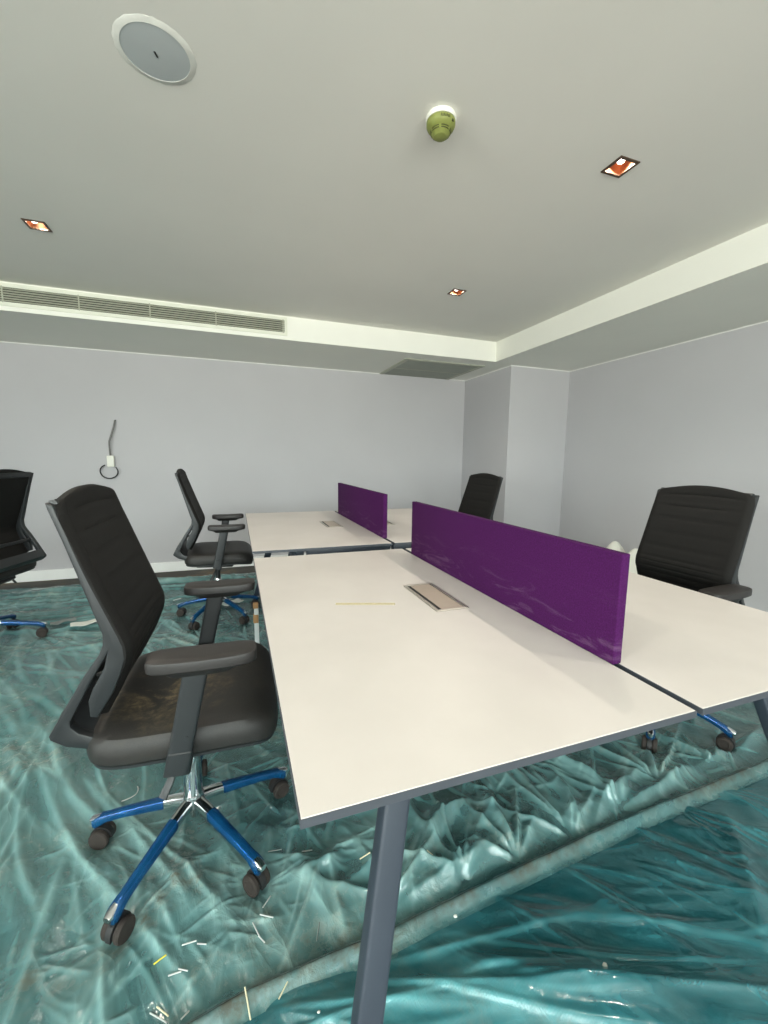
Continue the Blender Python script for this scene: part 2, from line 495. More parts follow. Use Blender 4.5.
DL = ['recessed square downlight above the right desks, nearest of the lit ones', 'small recessed square downlight beyond the olive smoke detector',
      'recessed square downlight at the left above the slot vent']
for i, (x, y) in enumerate(LAMPS[:3]):
    o = make_downlight() if i == 0 else copy_tree(dl0)
    if i == 0: dl0 = o
    o.location = (x, y, ZC); o['label'] = DL[i]
DL2 = ['recessed square downlight on the left of the room level with the speaker', 'recessed square downlight behind the viewpoint on the right', 'recessed square downlight behind the viewpoint on the left']
for i, (x, y) in enumerate(LAMPS[3:]):
    o = copy_tree(dl0); o.location = (x, y, ZC); o['label'] = DL2[i]
SPOT_W = 30
for (x, y) in LAMPS:
    ld = bpy.data.lights.new('downlight_beam', 'SPOT')
    ld.energy = SPOT_W; ld.color = (1.0, 0.89, 0.77); ld.spot_size = R(150); ld.spot_blend = 0.55; ld.shadow_soft_size = 0.025
    lo_ = bpy.data.objects.new('downlight_beam', ld); col.objects.link(lo_); lo_.location = (x, y, ZC + .004)

# speaker
r = empty('ceiling_speaker', (-0.948, 1.045, ZC), 0, 'round grey ceiling speaker grille with smeared white rim', 'speaker')
b = bm_new()
rr = np.random.RandomState(3)
n = 64
def ring(rad, z, jit=0.0):
    return [(rad * math.cos(2 * PI * k / n) * (1 + jit * rr.randn()), rad * math.sin(2 * PI * k / n) * (1 + jit * rr.randn()), z) for k in range(n)]
add_loft(b, [ring(.107, 0, .012), ring(.104, -.0012, .012), ring(.094, -.003), ring(.090, -.004), ring(.090, 0)], cap=False)
obj('rim', b, M['spk_rim'], r)
b = bm_new(); add_lathe(b, [(.0905, 0), (.0905, -.003), (.06, -.0042), (.02, -.0045), (.0005, -.0045)], 64)
obj('grille', b, M['grille'], r)
b = bm_new(); add_box(b, (0, 0, -.005), (.0055, .018, .003), .001, 1, Matrix.Rotation(R(-20), 4, 'Z'))
obj('badge', b, M['black_matte'], r, 'small dark badge')

# smoke detector
r = empty('smoke_detector', (-0.071, 0.965, ZC), 0, 'olive green dome smoke detector on a white base on the ceiling', 'smoke detector')
b = bm_new(); add_lathe(b, [(.002, 0), (.051, 0), (.052, -.006), (.050, -.014), (.002, -.014)], 40); obj('base', b, M['white_plastic'], r, 'white mounting base')
b = bm_new(); add_lathe(b, [(.046, -.0135), (.049, -.016), (.049, -.026), (.045, -.034), (.036, -.040), (.034, -.041), (.034, -.046), (.0325, -.0465), (.0325, -.051), (.030, -.052), (.022, -.060), (.010, -.063), (.0005, -.0635)], 40)
cov = obj('cover', b, M['olive'], r, 'olive green cover')
b = bm_new()
for z, rad in ((-.0435, .0335), (-.0495, .032)):
    for k in range(6):
        a = k * PI / 3 + .2
        for q in range(5):
            aa = a + q * .16
            add_box(b, (rad * math.cos(aa), rad * math.sin(aa), z), (.003, .0058, .0024), 0, 1, Matrix.Rotation(aa, 4, 'Z'))
for k in range(7):
    aa = -2.0 + k * .10
    add_box(b, (.0485 * math.cos(aa), .0485 * math.sin(aa), -.024 - .001 * (k % 2)), (.003, .0022, .007), 0, 1, Matrix.Rotation(aa, 4, 'Z'))
aa = -1.05
add_box(b, (.046 * math.cos(aa), .046 * math.sin(aa), -.028), (.007, .009, .008), .001, 1, Matrix.Rotation(aa, 4, 'Z'))
obj('air_slot', b, M['olive_dark'], cov)

# long slot diffuser in the bulkhead face
r = empty('slot_vent', (-0.33, YB, 2.248), 0, 'long white linear slot vent with louvres on the bulkhead face', 'air vent')
LV = 3.4; za, zb = -.072, .075
b = bm_new()
box2(b, (-LV, -.008, zb - .026), (0, .002, zb), .002, 1); box2(b, (-LV, -.008, za), (0, .002, za + .026), .002, 1)
box2(b, (-.022, -.008, za + .026), (0, .002, zb - .026), .001, 1); box2(b, (-LV, -.008, za + .026), (-LV + .022, .002, zb - .026), .001, 1)
obj('frame', b, M['vent_white'], r)
b = bm_new(); box2(b, (-LV + .02, -.0015, za + .02), (-.02, -.0005, zb - .02)); obj('backing', b, M['vent_back'], r, smooth=0)
b = bm_new()
nz = 6
for k in range(nz):
    z = za + .026 + (k + .5) * (zb - za - .052) / nz
    add_box(b, (-LV / 2, -.0045, z), (LV - .044, .007, .0045), 0, 1, Matrix.Rotation(R(-25), 4, 'X'))
obj('slat', b, M['vent_slat'], r, smooth=0)
for x in (-.033, -.547, -1.004, -1.451, -1.887, -2.4, -3.0):
    b = bm_new(); box2(b, (x - .004, -.0085, za + .02), (x + .004, -.001, zb - .02)); obj('mullion', b, M['vent_slat'], r, smooth=0)

# return grille in the bulkhead underside
r = empty('ceiling_grille', (1.26, 3.84, ZS), 0, 'square grey return air grille under the bulkhead in the back corner', 'air vent')
gx, gy = .42, .41
b = bm_new()
for s in (-1, 1):
    box2(b, (s * gx - .025, -gy - .025, -.008), (s * gx + .025, gy + .025, 0), .002, 1)
    box2(b, (-gx + .025, s * gy - .025, -.008), (gx - .025, s * gy + .025, 0), .002, 1)
box2(b, (-gx + .025, -.008, -.008), (gx - .025, .008, 0), .002, 1)
obj('frame', b, M['vent_slat'], r)
b = bm_new(); box2(b, (-gx, -gy, -.002), (gx, gy, 0)); obj('backing', b, M['vent_back'], r, smooth=0)
b = bm_new()
for k in range(36):
    y = -gy + .03 + k * (2 * gy - .06) / 35
    if abs(y) < .012: continue
    add_box(b, (0, y, -.005), (2 * gx - .05, .019, .0015), 0, 1, Matrix.Rotation(R(-14), 4, 'X'))
obj('slat', b, M['vent_grey'], r, smooth=0)

# conduit and cable coil hanging from the back wall
r = empty('hanging_cable', (-1.88, Y1, 1.0), 0, 'grey conduit with white connector and black cable loop hanging from back wall', 'cable')
b = bm_new()
add_tube(b, [interp([(.045, .004, .505), (.045, -.012, .50), (.035, -.03, .44), (.01, -.035, .36), (-.008, -.034, .30), (-.008, -.032, .23), (-.006, -.03, .165)], k / 24) for k in range(25)], .0085, 10)
obj('conduit', b, M['grey_conduit'], r, 'grey flexible conduit')
b = bm_new(); box2(b, (-.034, -.055, .070), (.024, -.008, .175), .005); 
for z in (.105, .14): add_lathe(b, [(.0005, -.0575), (.004, -.0575), (.004, -.0545), (.0005, -.0545)], 10, (-.018, 0, z), 'y')
obj('connector', b, M['white_plastic'], r, 'white connector block')
b = bm_new()
pts = []
for k in range(45):
    a = R(38) - R(285) * k / 44
    pts.append((-.026 + .073 * math.cos(a), -.032 - .005 * math.sin(3 * a), .025 + .066 * math.sin(a)))
add_tube(b, pts, .0055, 8); obj('cable_loop', b, M['black_matte'], r, 'black cable loop')

# ------------------------------------------------------------------ desks
H = 0.74; TH = 0.013; GX = 0.008; W = 0.70; L = 1.40; GY = 0.139
def make_desk(label, x0, y0, sx, flapmode=True):
    """x0 inner long edge, desk extends sx*W ; y0 near end"""
    r = empty('desk', (x0 + sx * W / 2, y0 + L / 2, 0), 0, label, 'desk', 'white desks of the bench workstation')
    b = bm_new(); box2(b, (-W / 2 + .0015, -L / 2 + .0015, H - TH + .001), (W / 2 - .0015, L / 2 - .0015, H), .0008, 1)
    top = obj('tabletop', b, M['laminate'], r)
    b = bm_new()
    e = .0015
    poly_o = [(-W / 2, -L / 2), (W / 2, -L / 2), (W / 2, L / 2), (-W / 2, L / 2)]
    box2(b, (-W / 2, -L / 2, H - TH), (W / 2, -L / 2 + e, H - .0008)); box2(b, (-W / 2, L / 2 - e, H - TH), (W / 2, L / 2, H - .0008))
    box2(b, (-W / 2, -L / 2 + e, H - TH), (-W / 2 + e, L / 2 - e, H - .0008)); box2(b, (W / 2 - e, -L / 2 + e, H - TH), (W / 2, L / 2 - e, H - .0008))
    obj('edge_band', b, M['slate'], top, 'slate grey edge band', smooth=0)
    # frame: two cross rails and a long rail
    b = bm_new()
    for s in (-1, 1):
        box2(b, (-W / 2 + (.20 if sx < 0 else .0), s * (L / 2 - .23) - .02, H - TH - .052), (W / 2 - (.20 if sx > 0 else .0), s * (L / 2 - .23) + .02, H - TH - .0005), .003)
        if y0 > 0 and s < 0: box2(b, (-W / 2 + (.26 if sx < 0 else .0), s * (L / 2 - .04) - .02, H - TH - .040), (W / 2 - (.26 if sx > 0 else .0), s * (L / 2 - .04) + .02, H - TH - .0005), .003)
    for xx in (-sx * (W / 2 - .10), sx * (W / 2 - .23)):
        box2(b, (xx - .02, -L / 2 + .06, H - TH - .050), (xx + .02, L / 2 - .06, H - TH - .001), .003)
    obj('frame_rail', b, M['slate_metal'], r, 'slate grey steel rails')
    for s in (-1, 1):
        b = bm_new()
        topc = Vector((sx * (.48 - GX - W / 2), s * (L / 2 - .21), H - TH - .002)); d = Vector((sx * .25, s * .285, -1))
        foot = topc + d * ((topc.z - .006) / 1.0)
        sec = [(-.026, -.017), (.026, -.017), (.026, .017), (-.026, .017)]
        def rr_(c, k=1.0):
            pts = []
            for (u, v) in superell(.024 * k, .0175 * k, 24, 7): pts.append((c.x + u, c.y + v, c.z))
            return pts
        add_loft(b, [rr_(topc, 1.05), rr_(topc.lerp(foot, .5)), rr_(foot, .92)])
        lg = obj('leg', b, M['slate_metal'], r, 'splayed slate grey leg')
        b = bm_new(); add_lathe(b, [(.0005, 0.0015), (.024, 0.0015), (.026, .004), (.022, .010), (.0005, .010)], 20, tuple(foot - Vector((0, 0, .006))))
        obj('foot', b, M['black_matte'], lg)
    # cable access flap
    fx = -sx * (W / 2 - .172); fy = .7025 - L / 2
    b = bm_new(); fw, fl = .0535, .128
    def rbox(lo, hi, off=.001): box2(b, (fx + lo[0], fy + lo[1], lo[2]), (fx + hi[0], fy + hi[1], hi[2]), off, 1)
    rbox((-fw, -fl, H + .0002), (-fw + .010, fl, H + .004)); rbox((fw - .010, -fl, H + .0002), (fw, fl, H + .004))
    rbox((-fw + .010, -fl, H + .0002), (fw - .010, -fl + .009, H + .004)); rbox((-fw + .010, fl - .009, H + .0002), (fw - .010, fl, H + .004))
    fr = obj('cable_flap', b, M['alu'], r, 'aluminium framed cable flap')
    sl = sx  # slot on the user's side
    b = bm_new(); rbox((-fw + .010, -fl + .009, H + .0003), (fw - .010, fl - .009, H + .0009), 0); obj('slot', b, M['dark'], fr, smooth=0)
    b = bm_new()
    lo_x, hi_x = (-fw + .022, fw - .0125) if sx < 0 else (-fw + .0125, fw - .022)
    rbox((lo_x, -fl + .0115, H + .001), (hi_x, fl - .0115, H + .0030), .0008); obj('flap_lid', b, M['lid'], fr, 'taupe flap lid')
    return r
make_desk('white desk nearest the camera, left of the long purple screen', -GX, 0, -1)
make_desk('white desk on the right of the long purple screen', GX, 0, 1)
make_desk('white far desk at the left of the short purple screen', -GX, L + GY, -1)
make_desk('white far desk behind the long purple screen, right of the short one', GX, L + GY, 1)
tb = bm_new(); box2(tb, (-.09, -.007, .0002), (.09, .007, .0006))
tag(obj('tape_strip', tb, M['tape'], smooth=0, loc=(-.41, .702, H), rot=(0, 0, R(-17.5))), 'faint yellow strip of tape left across the near desk top', 'tape')

def make_screen(label, y0, y1):
    r = empty('desk_screen', (0, (y0 + y1) / 2, H + .0006), 0, label, 'desk screen', 'purple felt desk screens')
    hl = (y1 - y0) / 2
    b = bm_new(); add_box(b, (0, 0, .1225), (.024, 2 * hl, .245), .003, 3); obj('panel', b, M['felt'], r)
    for s in (-1, 1):
        b = bm_new(); add_box(b, (0, s * (hl - .12), -.0105), (.012, .07, .030), .001, 1)
        obj('clamp', b, M['dark'], r, 'dark desk clamp')
    b = bm_new(); add_lathe(b, [(.0005, .012), (.005, .012), (.006, .018), (.004, .021), (.0005, .021)], 12, (0, -hl + .03, .195), 'x')
    obj('knob', b, M['felt'], r)
    return r
make_screen('long purple felt desk screen in the front, nearest the camera', .173, 1.28)
make_screen('purple felt desk screen on the far desks, the smaller looking one', 1.67, 2.75)

# ------------------------------------------------------------------ chairs
def make_chair():
    r = empty('office_chair', (0, 0, 0), 0, '', 'chair', 'black office chairs on blue wrapped bases')
    # --- base
    b = bm_new()
    add_lathe(b, [(.0005, .088), (.012, .089), (.013, .112), (.024, .114), (.030, .122), (.031, .150), (.028, .166), (.0265, .170), (.0005, .171)], 28)
    obj('base_hub', b, M['chrome'], r, 'chrome hub')
    for k in range(5):
        ang = R(20 + 72 * k)
        b = bm_new()
        def sec(x, z, w, h):
            return [(x, u, z + v) for u, v in superell(w, h, 16, 3.2)]
        add_loft(b, [sec(.022, .143, .0165, .017), sec(.06, .139, .0155, .0155), sec(.15, .121, .0135, .0125), sec(.25, .098, .0115, .010), sec(.297, .087, .0115, .009), sec(.305, .085, .009, .007)])
        arm = obj('base_arm', b, M['chrome'], r, 'chrome base arm', rot=(0, 0, ang))
        b = bm_new()
        add_loft(b, [sec(.085, .1342, .0156, .0152), sec(.089, .1334, .0166, .0160), sec(.12, .127, .0158, .0150), sec(.15, .1205, .0152, .0142), sec(.18, .1135, .0148, .0134), sec(.2, .1095, .0138, .0130), sec(.235, .1005, .0140, .0125), sec(.255, .0945, .0138, .0126), sec(.272, .088, .0160, .0150), sec(.288, .080, .0165, .0170), sec(.296, .079, .014, .014)])
        obj('protective_film', b, M['blue_film'], arm, 'blue protective film')
        cst = bm_new()
        add_lathe(cst, [(.0005, .052), (.0075, .052), (.0075, .079), (.0005, .079)], 12, (.289, 0, 0))
        # hood: half ring over the wheels
        rings = []
        for j in range(13):
            a = R(-15) + R(200) * j / 12
            cx, cz = .276 + .0315 * math.cos(a), .0325 + .0315 * math.sin(a)
            ix, iz = .276 + .024 * math.cos(a), .0325 + .024 * math.sin(a)
            rings.append([(cx, -.008, cz), (cx, .008, cz), (ix, .008, iz), (ix, -.008, iz)])
        add_loft(cst, rings)
        cs = obj('caster', cst, M['black_matte'], r, 'black twin wheel caster', rot=(0, 0, ang))
        for s in (-1, 1):
            w = bm_new()
            add_lathe(w, [(.0005, -.009), (.020, -.009), (.026, -.008), (.0285, -.004), (.0285, .004), (.026, .008), (.018, .009), (.014, .0065), (.0005, .0065)], 24, (s * .018, .276, .0325), 'x')
            bmesh.ops.transform(w, matrix=Matrix.Rotation(R(-90), 4, 'Z') , verts=w.verts)
            obj('wheel', w, M['rubber'], cs)
    # --- column and mechanism
    b = bm_new(); add_lathe(b, [(.0005, .165), (.027, .165), (.0265, .20), (.0235, .27), (.0225, .30), (.0195, .306), (.0005, .307)], 28); obj('column', b, M['chrome'], r, 'chrome gas column')
    b = bm_new(); add_lathe(b, [(.0005, .30), (.0165, .30), (.0165, .40), (.0005, .40)], 20)
    add_prism(b, [(-.13, .405), (.10, .395), (.13, .425), (.13, .448), (-.16, .448), (-.165, .425)], lambda u, v, w: (u, w, v), -.075, .075, .006)
    obj('tilt_mechanism', b, M['black_matte'], r)
    b = bm_new(); add_tube(b, [(.00, -.07, .425), (.0, -.15, .42), (-.005, -.19, .405), (-.02, -.215, .375), (-.035, -.225, .345)], [.006, .006, .007, .010, .011], 10, [.006, .006, .006, .005, .004])
    obj('lever', b, M['black_plastic'], r, 'glossy paddle lever')
    # --- seat
    def seat_rings(levels, a, bb, cx):
        out = []
        for inset, z in levels:
            ringp = []
            for (x, y) in superell(a - inset, bb - inset, 72, 6.0, cx, 0):
                u = (x - cx) / a
                yy = y * (1 - .025 * max(0, -u) ** 2 - .02 * max(0, u) ** 2)
                zz = z - .022 * max(0, u - .45) ** 2 / .3 + (.006 * (y / bb) ** 2 if z > .5 else 0) - .004 * (1 - abs(u)) * (1 if z > .52 else 0)
                ringp.append((x, yy, zz))
            out.append(ringp)
        return out
    b = bm_new()
    add_loft(b, seat_rings([(.03, .4605), (.006, .462), (0.0, .470), (-.002, .488), (.002, .507), (.010, .520), (.024, .529), (.055, .534), (.11, .535), (.17, .5345), (.215, .534)], .225, .252, .022))
    obj('seat', b, M['seat_dusty'], r, 'black seat cushion')
    b = bm_new()
    add_loft(b, seat_rings([(.06, .4485), (.018, .449), (.006, .454), (.006, .461), (.03, .4615)], .225, .252, .022)); obj('seat_pan', b, M['black_plastic'], r)
    # --- armrests
    for s in (-1, 1):
        b = bm_new()
        def psec(c, w, d):
            return [(c[0] + u, c[1] + v, c[2]) for u, v in superell(w, d, 24, 5)]
        y = s * .275
        add_loft(b, [psec((.009, y, .449), .0275, .019), psec((.015, y, .475), .0275, .019), psec((.020, y, .500), .0275, .0185), psec((.0205, y, .5025), .0262, .0165), psec((.057, y, .675), .0275, .0145), psec((.059, y, .688), .0275, .014)])
        box2(b, (-.003, min(s * .10, s * .272), .428), (.037, max(s * .10, s * .272), .4475), .005)
        add_lathe(b, [(.0005, s * .285), (.006, s * .285), (.006, s * .292), (.0005, s * .2925)], 10, (.036, 0, .535), 'y')
        obj('arm_post', b, M['black_plastic'], r)
        b = bm_new()
        y2 = s * .275
        def pad(a_, bb_, z, cx_=.078, bow=0.0):
            out = []
            for (x, yv) in superell(a_, bb_, 52, 5.0, cx_, 0):
                u = (x - cx_) / a_
                out.append((x, y2 + yv * (1 - .10 * max(0, u) ** 2 - .06 * max(0, -u)), z + bow * u * u))
            return out
        add_loft(b, [pad(.066, .024, .688, .072), pad(.080, .030, .698, .074), pad(.112, .041, .706), pad(.1165, .0445, .7095), pad(.1175, .045, .726), pad(.1155, .0435, .731, bow=.002), pad(.108, .037, .7335, bow=.003), pad(.075, .018, .7325, bow=.003)])
        obj('arm_pad', b, M['pad'], r)
    # --- back frame: side rails with a tail, joined across
    outer = [(-.229, 1.075), (-.226, 1.062), (-.203, .988), (-.180, .906), (-.152, .805), (-.142, .770), (-.143, .745), (-.152, .722), (-.185, .674), (-.228, .601), (-.262, .541), (-.260, .531), (-.231, .509), (-.171, .489), (-.10, .482), (-.09, .500), (-.165, .517), (-.203, .538), (-.218, .556), (-.218, .569), (-.173, .656), (-.137, .718)]
    inner = [(-.143, .690), (-.170, .640), (-.180, .612), (-.179, .574), (-.164, .569), (-.130, .623), (-.111, .668), (-.100, .704), (-.100, .738), (-.108, .765), (-.132, .830), (-.162, .909), (-.188, .985), (-.206, 1.041), (-.214, 1.070)]
    b = bm_new()
    for s in (-1, 1):
        add_prism(b, outer + inner, lambda u, v, w: (u, w, v), *(sorted((s * .180, s * .207))), .005)
    # tail bar across the bottom and bar across the top
    tail = [(-.262, .541), (-.258, .531), (-.231, .509), (-.171, .489), (-.10, .482), (-.09, .500), (-.165, .516), (-.205, .538), (-.222, .560), (-.240, .585)]
    add_prism(b, tail, lambda u, v, w: (u, w, v), -.19, .19, .003)
    topb = [(-.229, 1.078), (-.226, 1.052), (-.219, 1.048), (-.210, 1.074), (-.216, 1.082)]
    add_prism(b, topb, lambda u, v, w: (u, w, v), -.19, .19, .003)
    box2(b, (-.17, -.05, .45), (-.08, .05, .50), .006)
    for s in (-1, 1):
        add_tube(b, [(-.150, s * .15, .655), (-.186, s * .15, .645)], .006, 8)
    box2(b, (-.190, -.19, .640), (-.176, .19, .658), .004)
    obj('back_frame', b, M['black_plastic'], r)
    # cushion: profile curve (front) x width, ribbed
    prof = [(-.200, 1.090), (-.189, 1.041), (-.169, .985), (-.142, .909), (-.113, .830), (-.089, .765), (-.081, .738), (-.081, .704), (-.092, .668), (-.111, .623), (-.142, .566), (-.150, .552)]
    NV, NU = 92, 26
    cen, nor = [], []
    for i in range(NV + 1):
        t = i / NV
        p = interp([(x, 0, z) for x, z in prof], t); q = interp([(x, 0, z) for x, z in prof], min(1, t + .01)) - interp([(x, 0, z) for x, z in prof], max(0, t - .01))
        q.normalize(); cen.append(p); nor.append(Vector((-q.z, 0, q.x)))
    front, back = [], []
    for i in range(NV + 1):
        t = i / NV
        hw = .204 + .003 * math.sin(PI * min(1, t / .8)) - .026 * max(0, (t - .62) / .38) ** 1.6
        # rounded corners
        if t < .10: hw -= .040 * (1 - math.sqrt(max(0, 1 - (1 - t / .10) ** 2)))
        if t > .95: hw -= .040 * ((t - .95) / .05) ** 2
        fr, bk = [], []
        for j in range(NU + 1):
            u = -1 + 2 * j / NU
            y = hw * u
            rim = max(0, (abs(u) - .94) / .06)
            edge = min(1, min(t, 1 - t) / .03)
            rib = -.0045 * max(0, math.cos(2 * PI * t * 13)) ** 6 * (1 - min(1, max(0, (abs(u) - .62) / .3))) * (1 if .05 < t < .93 else 0)
            th = .012 * math.sqrt(max(0, 1 - rim ** 2.0)) * (0.35 + .65 * math.sqrt(edge)) + rib
            dz = .024 * (1 - u * u) * max(0, 1 - t / .16)      # arched top edge
            curve = .004 * u * u                               # slight wrap towards the sitter
            p = cen[i] + nor[i] * (curve - .025) + Vector((0, y, dz - .008 if t < .1 else 0))
            if t < .1: p.z += .008 * (t / .1)
            fr.append(p + nor[i] * (th + .004)); bk.append(p - nor[i] * .004)
        front.append(fr); back.append(bk)
    b = bm_new()
    F = [[b.verts.new(p) for p in rw] for rw in front]; B = [[b.verts.new(p) for p in rw] for rw in back]
    for i in range(NV):
        for j in range(NU):
            b.faces.new((F[i][j], F[i][j + 1], F[i + 1][j + 1], F[i + 1][j])); b.faces.new((B[i][j], B[i + 1][j], B[i + 1][j + 1], B[i][j + 1]))
        b.faces.new((F[i][0], F[i + 1][0], B[i + 1][0], B[i][0])); b.faces.new((F[i][NU], B[i][NU], B[i + 1][NU], F[i + 1][NU]))
    for j in range(NU):
        b.faces.new((F[0][j], B[0][j], B[0][j + 1], F[0][j + 1])); b.faces.new((F[NV][j], F[NV][j + 1], B[NV][j + 1], B[NV][j]))
    obj('backrest', b, M['back'], r, 'ribbed black backrest cushion', smooth=50)
    return r
CH = [((-.920, .81, 0), -2, 2, 0, 'black office chair with a dusty seat beside the near desk'),
      ((-.915, 2.75, 0), 0, 0, -.010, 'black office chair at the left side of the far desk'),
      ((-2.258, 2.655, 0), 163, -27, -.012, 'black office chair turned away, cut off by the picture edge at far left'),
      ((1.015, .815, 0), 184, 13, -.028, 'black office chair with ribbed back behind the right desk'),
      ((.985, 2.52, 0), 187, 10, -.034, 'black office chair by the pillar, seen over the long purple screen')]
CAST = []
for i, (loc, rz, da, dz, lab) in enumerate(CH):
    o = make_chair() if i == 0 else copy_tree(ch0)
    if i == 0: ch0 = o
    o.location = loc; o.rotation_euler = (0, 0, R(rz)); o['label'] = lab
    for ch in [x for x in col.objects if x.parent == o]:
        if ch.name.startswith(('base_arm', 'caster')):
            ch.rotation_euler = (0, 0, ch.rotation_euler[2] + R(da - (2 if i else 0)))
        elif not ch.name.startswith('base_hub'):
            ch.location = (0, 0, dz)                               # gas lift height
        if i and ch.name.startswith('seat.'):
            ch.data = ch.data.copy(); ch.data.materials.clear(); ch.data.materials.append(M['seat'])
    for k in range(5):
        a = R(20 + 72 * k + da + rz)
        CAST.append((loc[0] + .277 * math.cos(a), loc[1] + .277 * math.sin(a)))
FEET = [(sx * .655, yy) for sx in (-1, 1) for yy in (.013, L - .013, L + GY + .013, 2 * L + GY - .013)]

# ------------------------------------------------------------------ plastic sheets
def hsh(ix, iy, seed):
    h = (ix.astype(np.int64) * 374761393 + iy.astype(np.int64) * 668265263 + seed * 1442695041) & 0xffffffff
    h = ((h ^ (h >> 13)) * 1274126177) & 0xffffffff
    h = (h ^ (h >> 16)) & 0xffffffff
    return h / 4294967295.0
def vn(x, y, seed=0):
    ix, iy = np.floor(x), np.floor(y)
    fx, fy = x - ix, y - iy
    ux, uy = fx * fx * fx * (fx * (fx * 6 - 15) + 10), fy * fy * fy * (fy * (fy * 6 - 15) + 10)
    a, b_, c, d = hsh(ix, iy, seed), hsh(ix + 1, iy, seed), hsh(ix, iy + 1, seed), hsh(ix + 1, iy + 1, seed)
    return (a * (1 - ux) + b_ * ux) * (1 - uy) + (c * (1 - ux) + d * ux) * uy
def fbm(x, y, seed=0, o=3):
    s, a, t = 0, 1, 0
    for k in range(o):
        s = s + a * vn(x * 2 ** k, y * 2 ** k, seed + k); t += a; a *= .5
    return s / t
def ridged(x, y, seed=0, p=3.0):
    return (1 - np.abs(2 * fbm(x, y, seed, 2) - 1) * 1.0) ** p
def worley(x, y, seed=0):
    ix, iy = np.floor(x), np.floor(y)
    f1 = np.full_like(x, 9.0)
    for dx in (-1, 0, 1):
        for dy in (-1, 0, 1):
            cx, cy = ix + dx, iy + dy
            px, py = cx + hsh(cx, cy, seed), cy + hsh(cx, cy, seed + 77)
            f1 = np.minimum(f1, np.hypot(x - px, y - py))
    return f1
def rot(x, y, a):
    c, s = math.cos(a), math.sin(a)
    return x * c + y * s, -x * s + y * c
def seg_dist(x, y, pts):
    """distance to polyline, and parameter along"""
    best = np.full_like(x, 9.0); along = np.zeros_like(x); acc = 0
    for (ax, ay), (bx, by) in zip(pts[:-1], pts[1:]):
        L_ = math.hypot(bx - ax, by - ay); ux, uy = (bx - ax) / L_, (by - ay) / L_
        t = np.clip((x - ax) * ux + (y - ay) * uy, 0, L_)
        d = np.hypot(x - ax - ux * t, y - ay - uy * t)
        m = d < best
        best = np.where(m, d, best); along = np.where(m, acc + t, along); acc += L_
    return best, along
def contact(x, y, h):
    k = np.ones_like(x)
    for (cx, cy) in CAST + FEET:
        d2 = (x - cx) ** 2 + (y - cy) ** 2
        k = k * (1 - np.exp(-d2 / (2 * .042 ** 2)))
    return h * k
RIDGE = [(-1.6, .20), (-1.1, .30), (-.775, .352), (-.47, .36), (-.109, .385), (.459, .416), (1.15, .43), (1.7, .50), (2.6, .52)]
def creases(x, y, lst, amp, wd, rnd=.005):
    h = 0
    for i, (ax, ay, bx, by) in enumerate(lst):
        k = math.sin(i * 2.4) * .03
        d, t = seg_dist(x, y, [(ax, ay), ((ax + bx) / 2 + k, (ay + by) / 2 - k), (bx, by)])
        L_ = math.hypot(bx - ax, by - ay)
        env = np.clip(np.minimum(t, L_ - t) / (.3 * L_) + .05, 0, 1)
        h = h + amp * (.7 + .3 * math.sin(i * 1.7)) * env * np.exp(-(np.sqrt(d * d + rnd ** 2) - rnd) / wd * 1.2)
    return h
FOLD_BACK = [(0.01, 0.68, -0.02, 0.42), (0.3, 0.69, 0.19, 0.38), (0.19, 0.38, 0.65, 0.57), (-0.14, 0.69, -0.41, 0.42), (-0.41, 0.42, -0.06, 0.46), (-0.28, 0.54, -0.04, 0.65), (-0.57, 0.49, -0.36, 0.64), (-0.27, 0.37, -0.09, 0.51), (0.41, 0.46, 0.85, 0.53), (-0.64, 0.57, -0.5, 0.61), (0.06, 0.62, -0.19, 0.41), (0.83, 0.51, 1.49, 0.61), (.45, .5, .38, .85), (.7, .5, .9, .95), (-.35, .7, .1, .95)]
FOLD_LEFT = [(-1.85, 1.98, -1.31, 1.15), (-1.71, 1.54, -1.45, 1.15), (-1.43, 0.93, -1.27, 0.61), (-0.95, 0.71, -0.79, 0.86), (-1.5, 2.25, -1.4, 1.21), (-1.32, 0.97, -1.02, 0.64), (-1.0, 0.69, -1.1, 0.46), (-0.82, 0.66, -0.75, 0.34), (-0.66, 0.71, -0.58, 0.42), (-1.91, 2.45, -1.32, 2.41), (-1.53, 2.64, -0.83, 1.97), (-1.58, 1.38, -1.17, 0.92), (-0.9, 0.75, -0.99, 0.5), (-0.6, 1.1, -0.63, 0.63), (-2.4, 2.7, -1.7, 1.5), (-2.0, 2.7, -1.55, 1.6), (-1.7, 3.2, -.9, 2.3), (-2.6, 3.3, -1.2, 3.25), (-2.4, 3.0, -1.3, 3.05), (-1.9, 3.55, -.8, 3.6)]
FOLD_FRONT = [(-0.73, 0.33, 0.28, -0.03), (-0.42, 0.33, 0.15, 0.02), (0.09, 0.36, 0.26, 0.01), (-0.16, 0.38, 0.0, 0.15), (-0.78, 0.32, -0.44, 0.2), (0.35, 0.37, 0.54, 0.11), (0.54, 0.38, 0.68, 0.18), (-0.44, 0.31, 0.25, -0.05), (0.78, 0.37, 0.38, 0.02), (-.9, .2, .1, -.1), (.9, .38, .75, .1), (-.6, .22, .2, -.12)]
rf = random.Random(11)
def fan(nodes, mean, spread, n, ln, amp, wd):
    out = []
    for (x, y) in nodes:
        for k in range(n):
            a = R(mean + spread * (2 * (k + rf.random()) / n - 1))
            l = rf.uniform(*ln); q = rf.uniform(0, .12) * l
            out.append((x + q * math.cos(a), y + q * math.sin(a), a, l, rf.uniform(*amp), rf.uniform(*wd), rf.uniform(-.06, .06), 1))
    return out
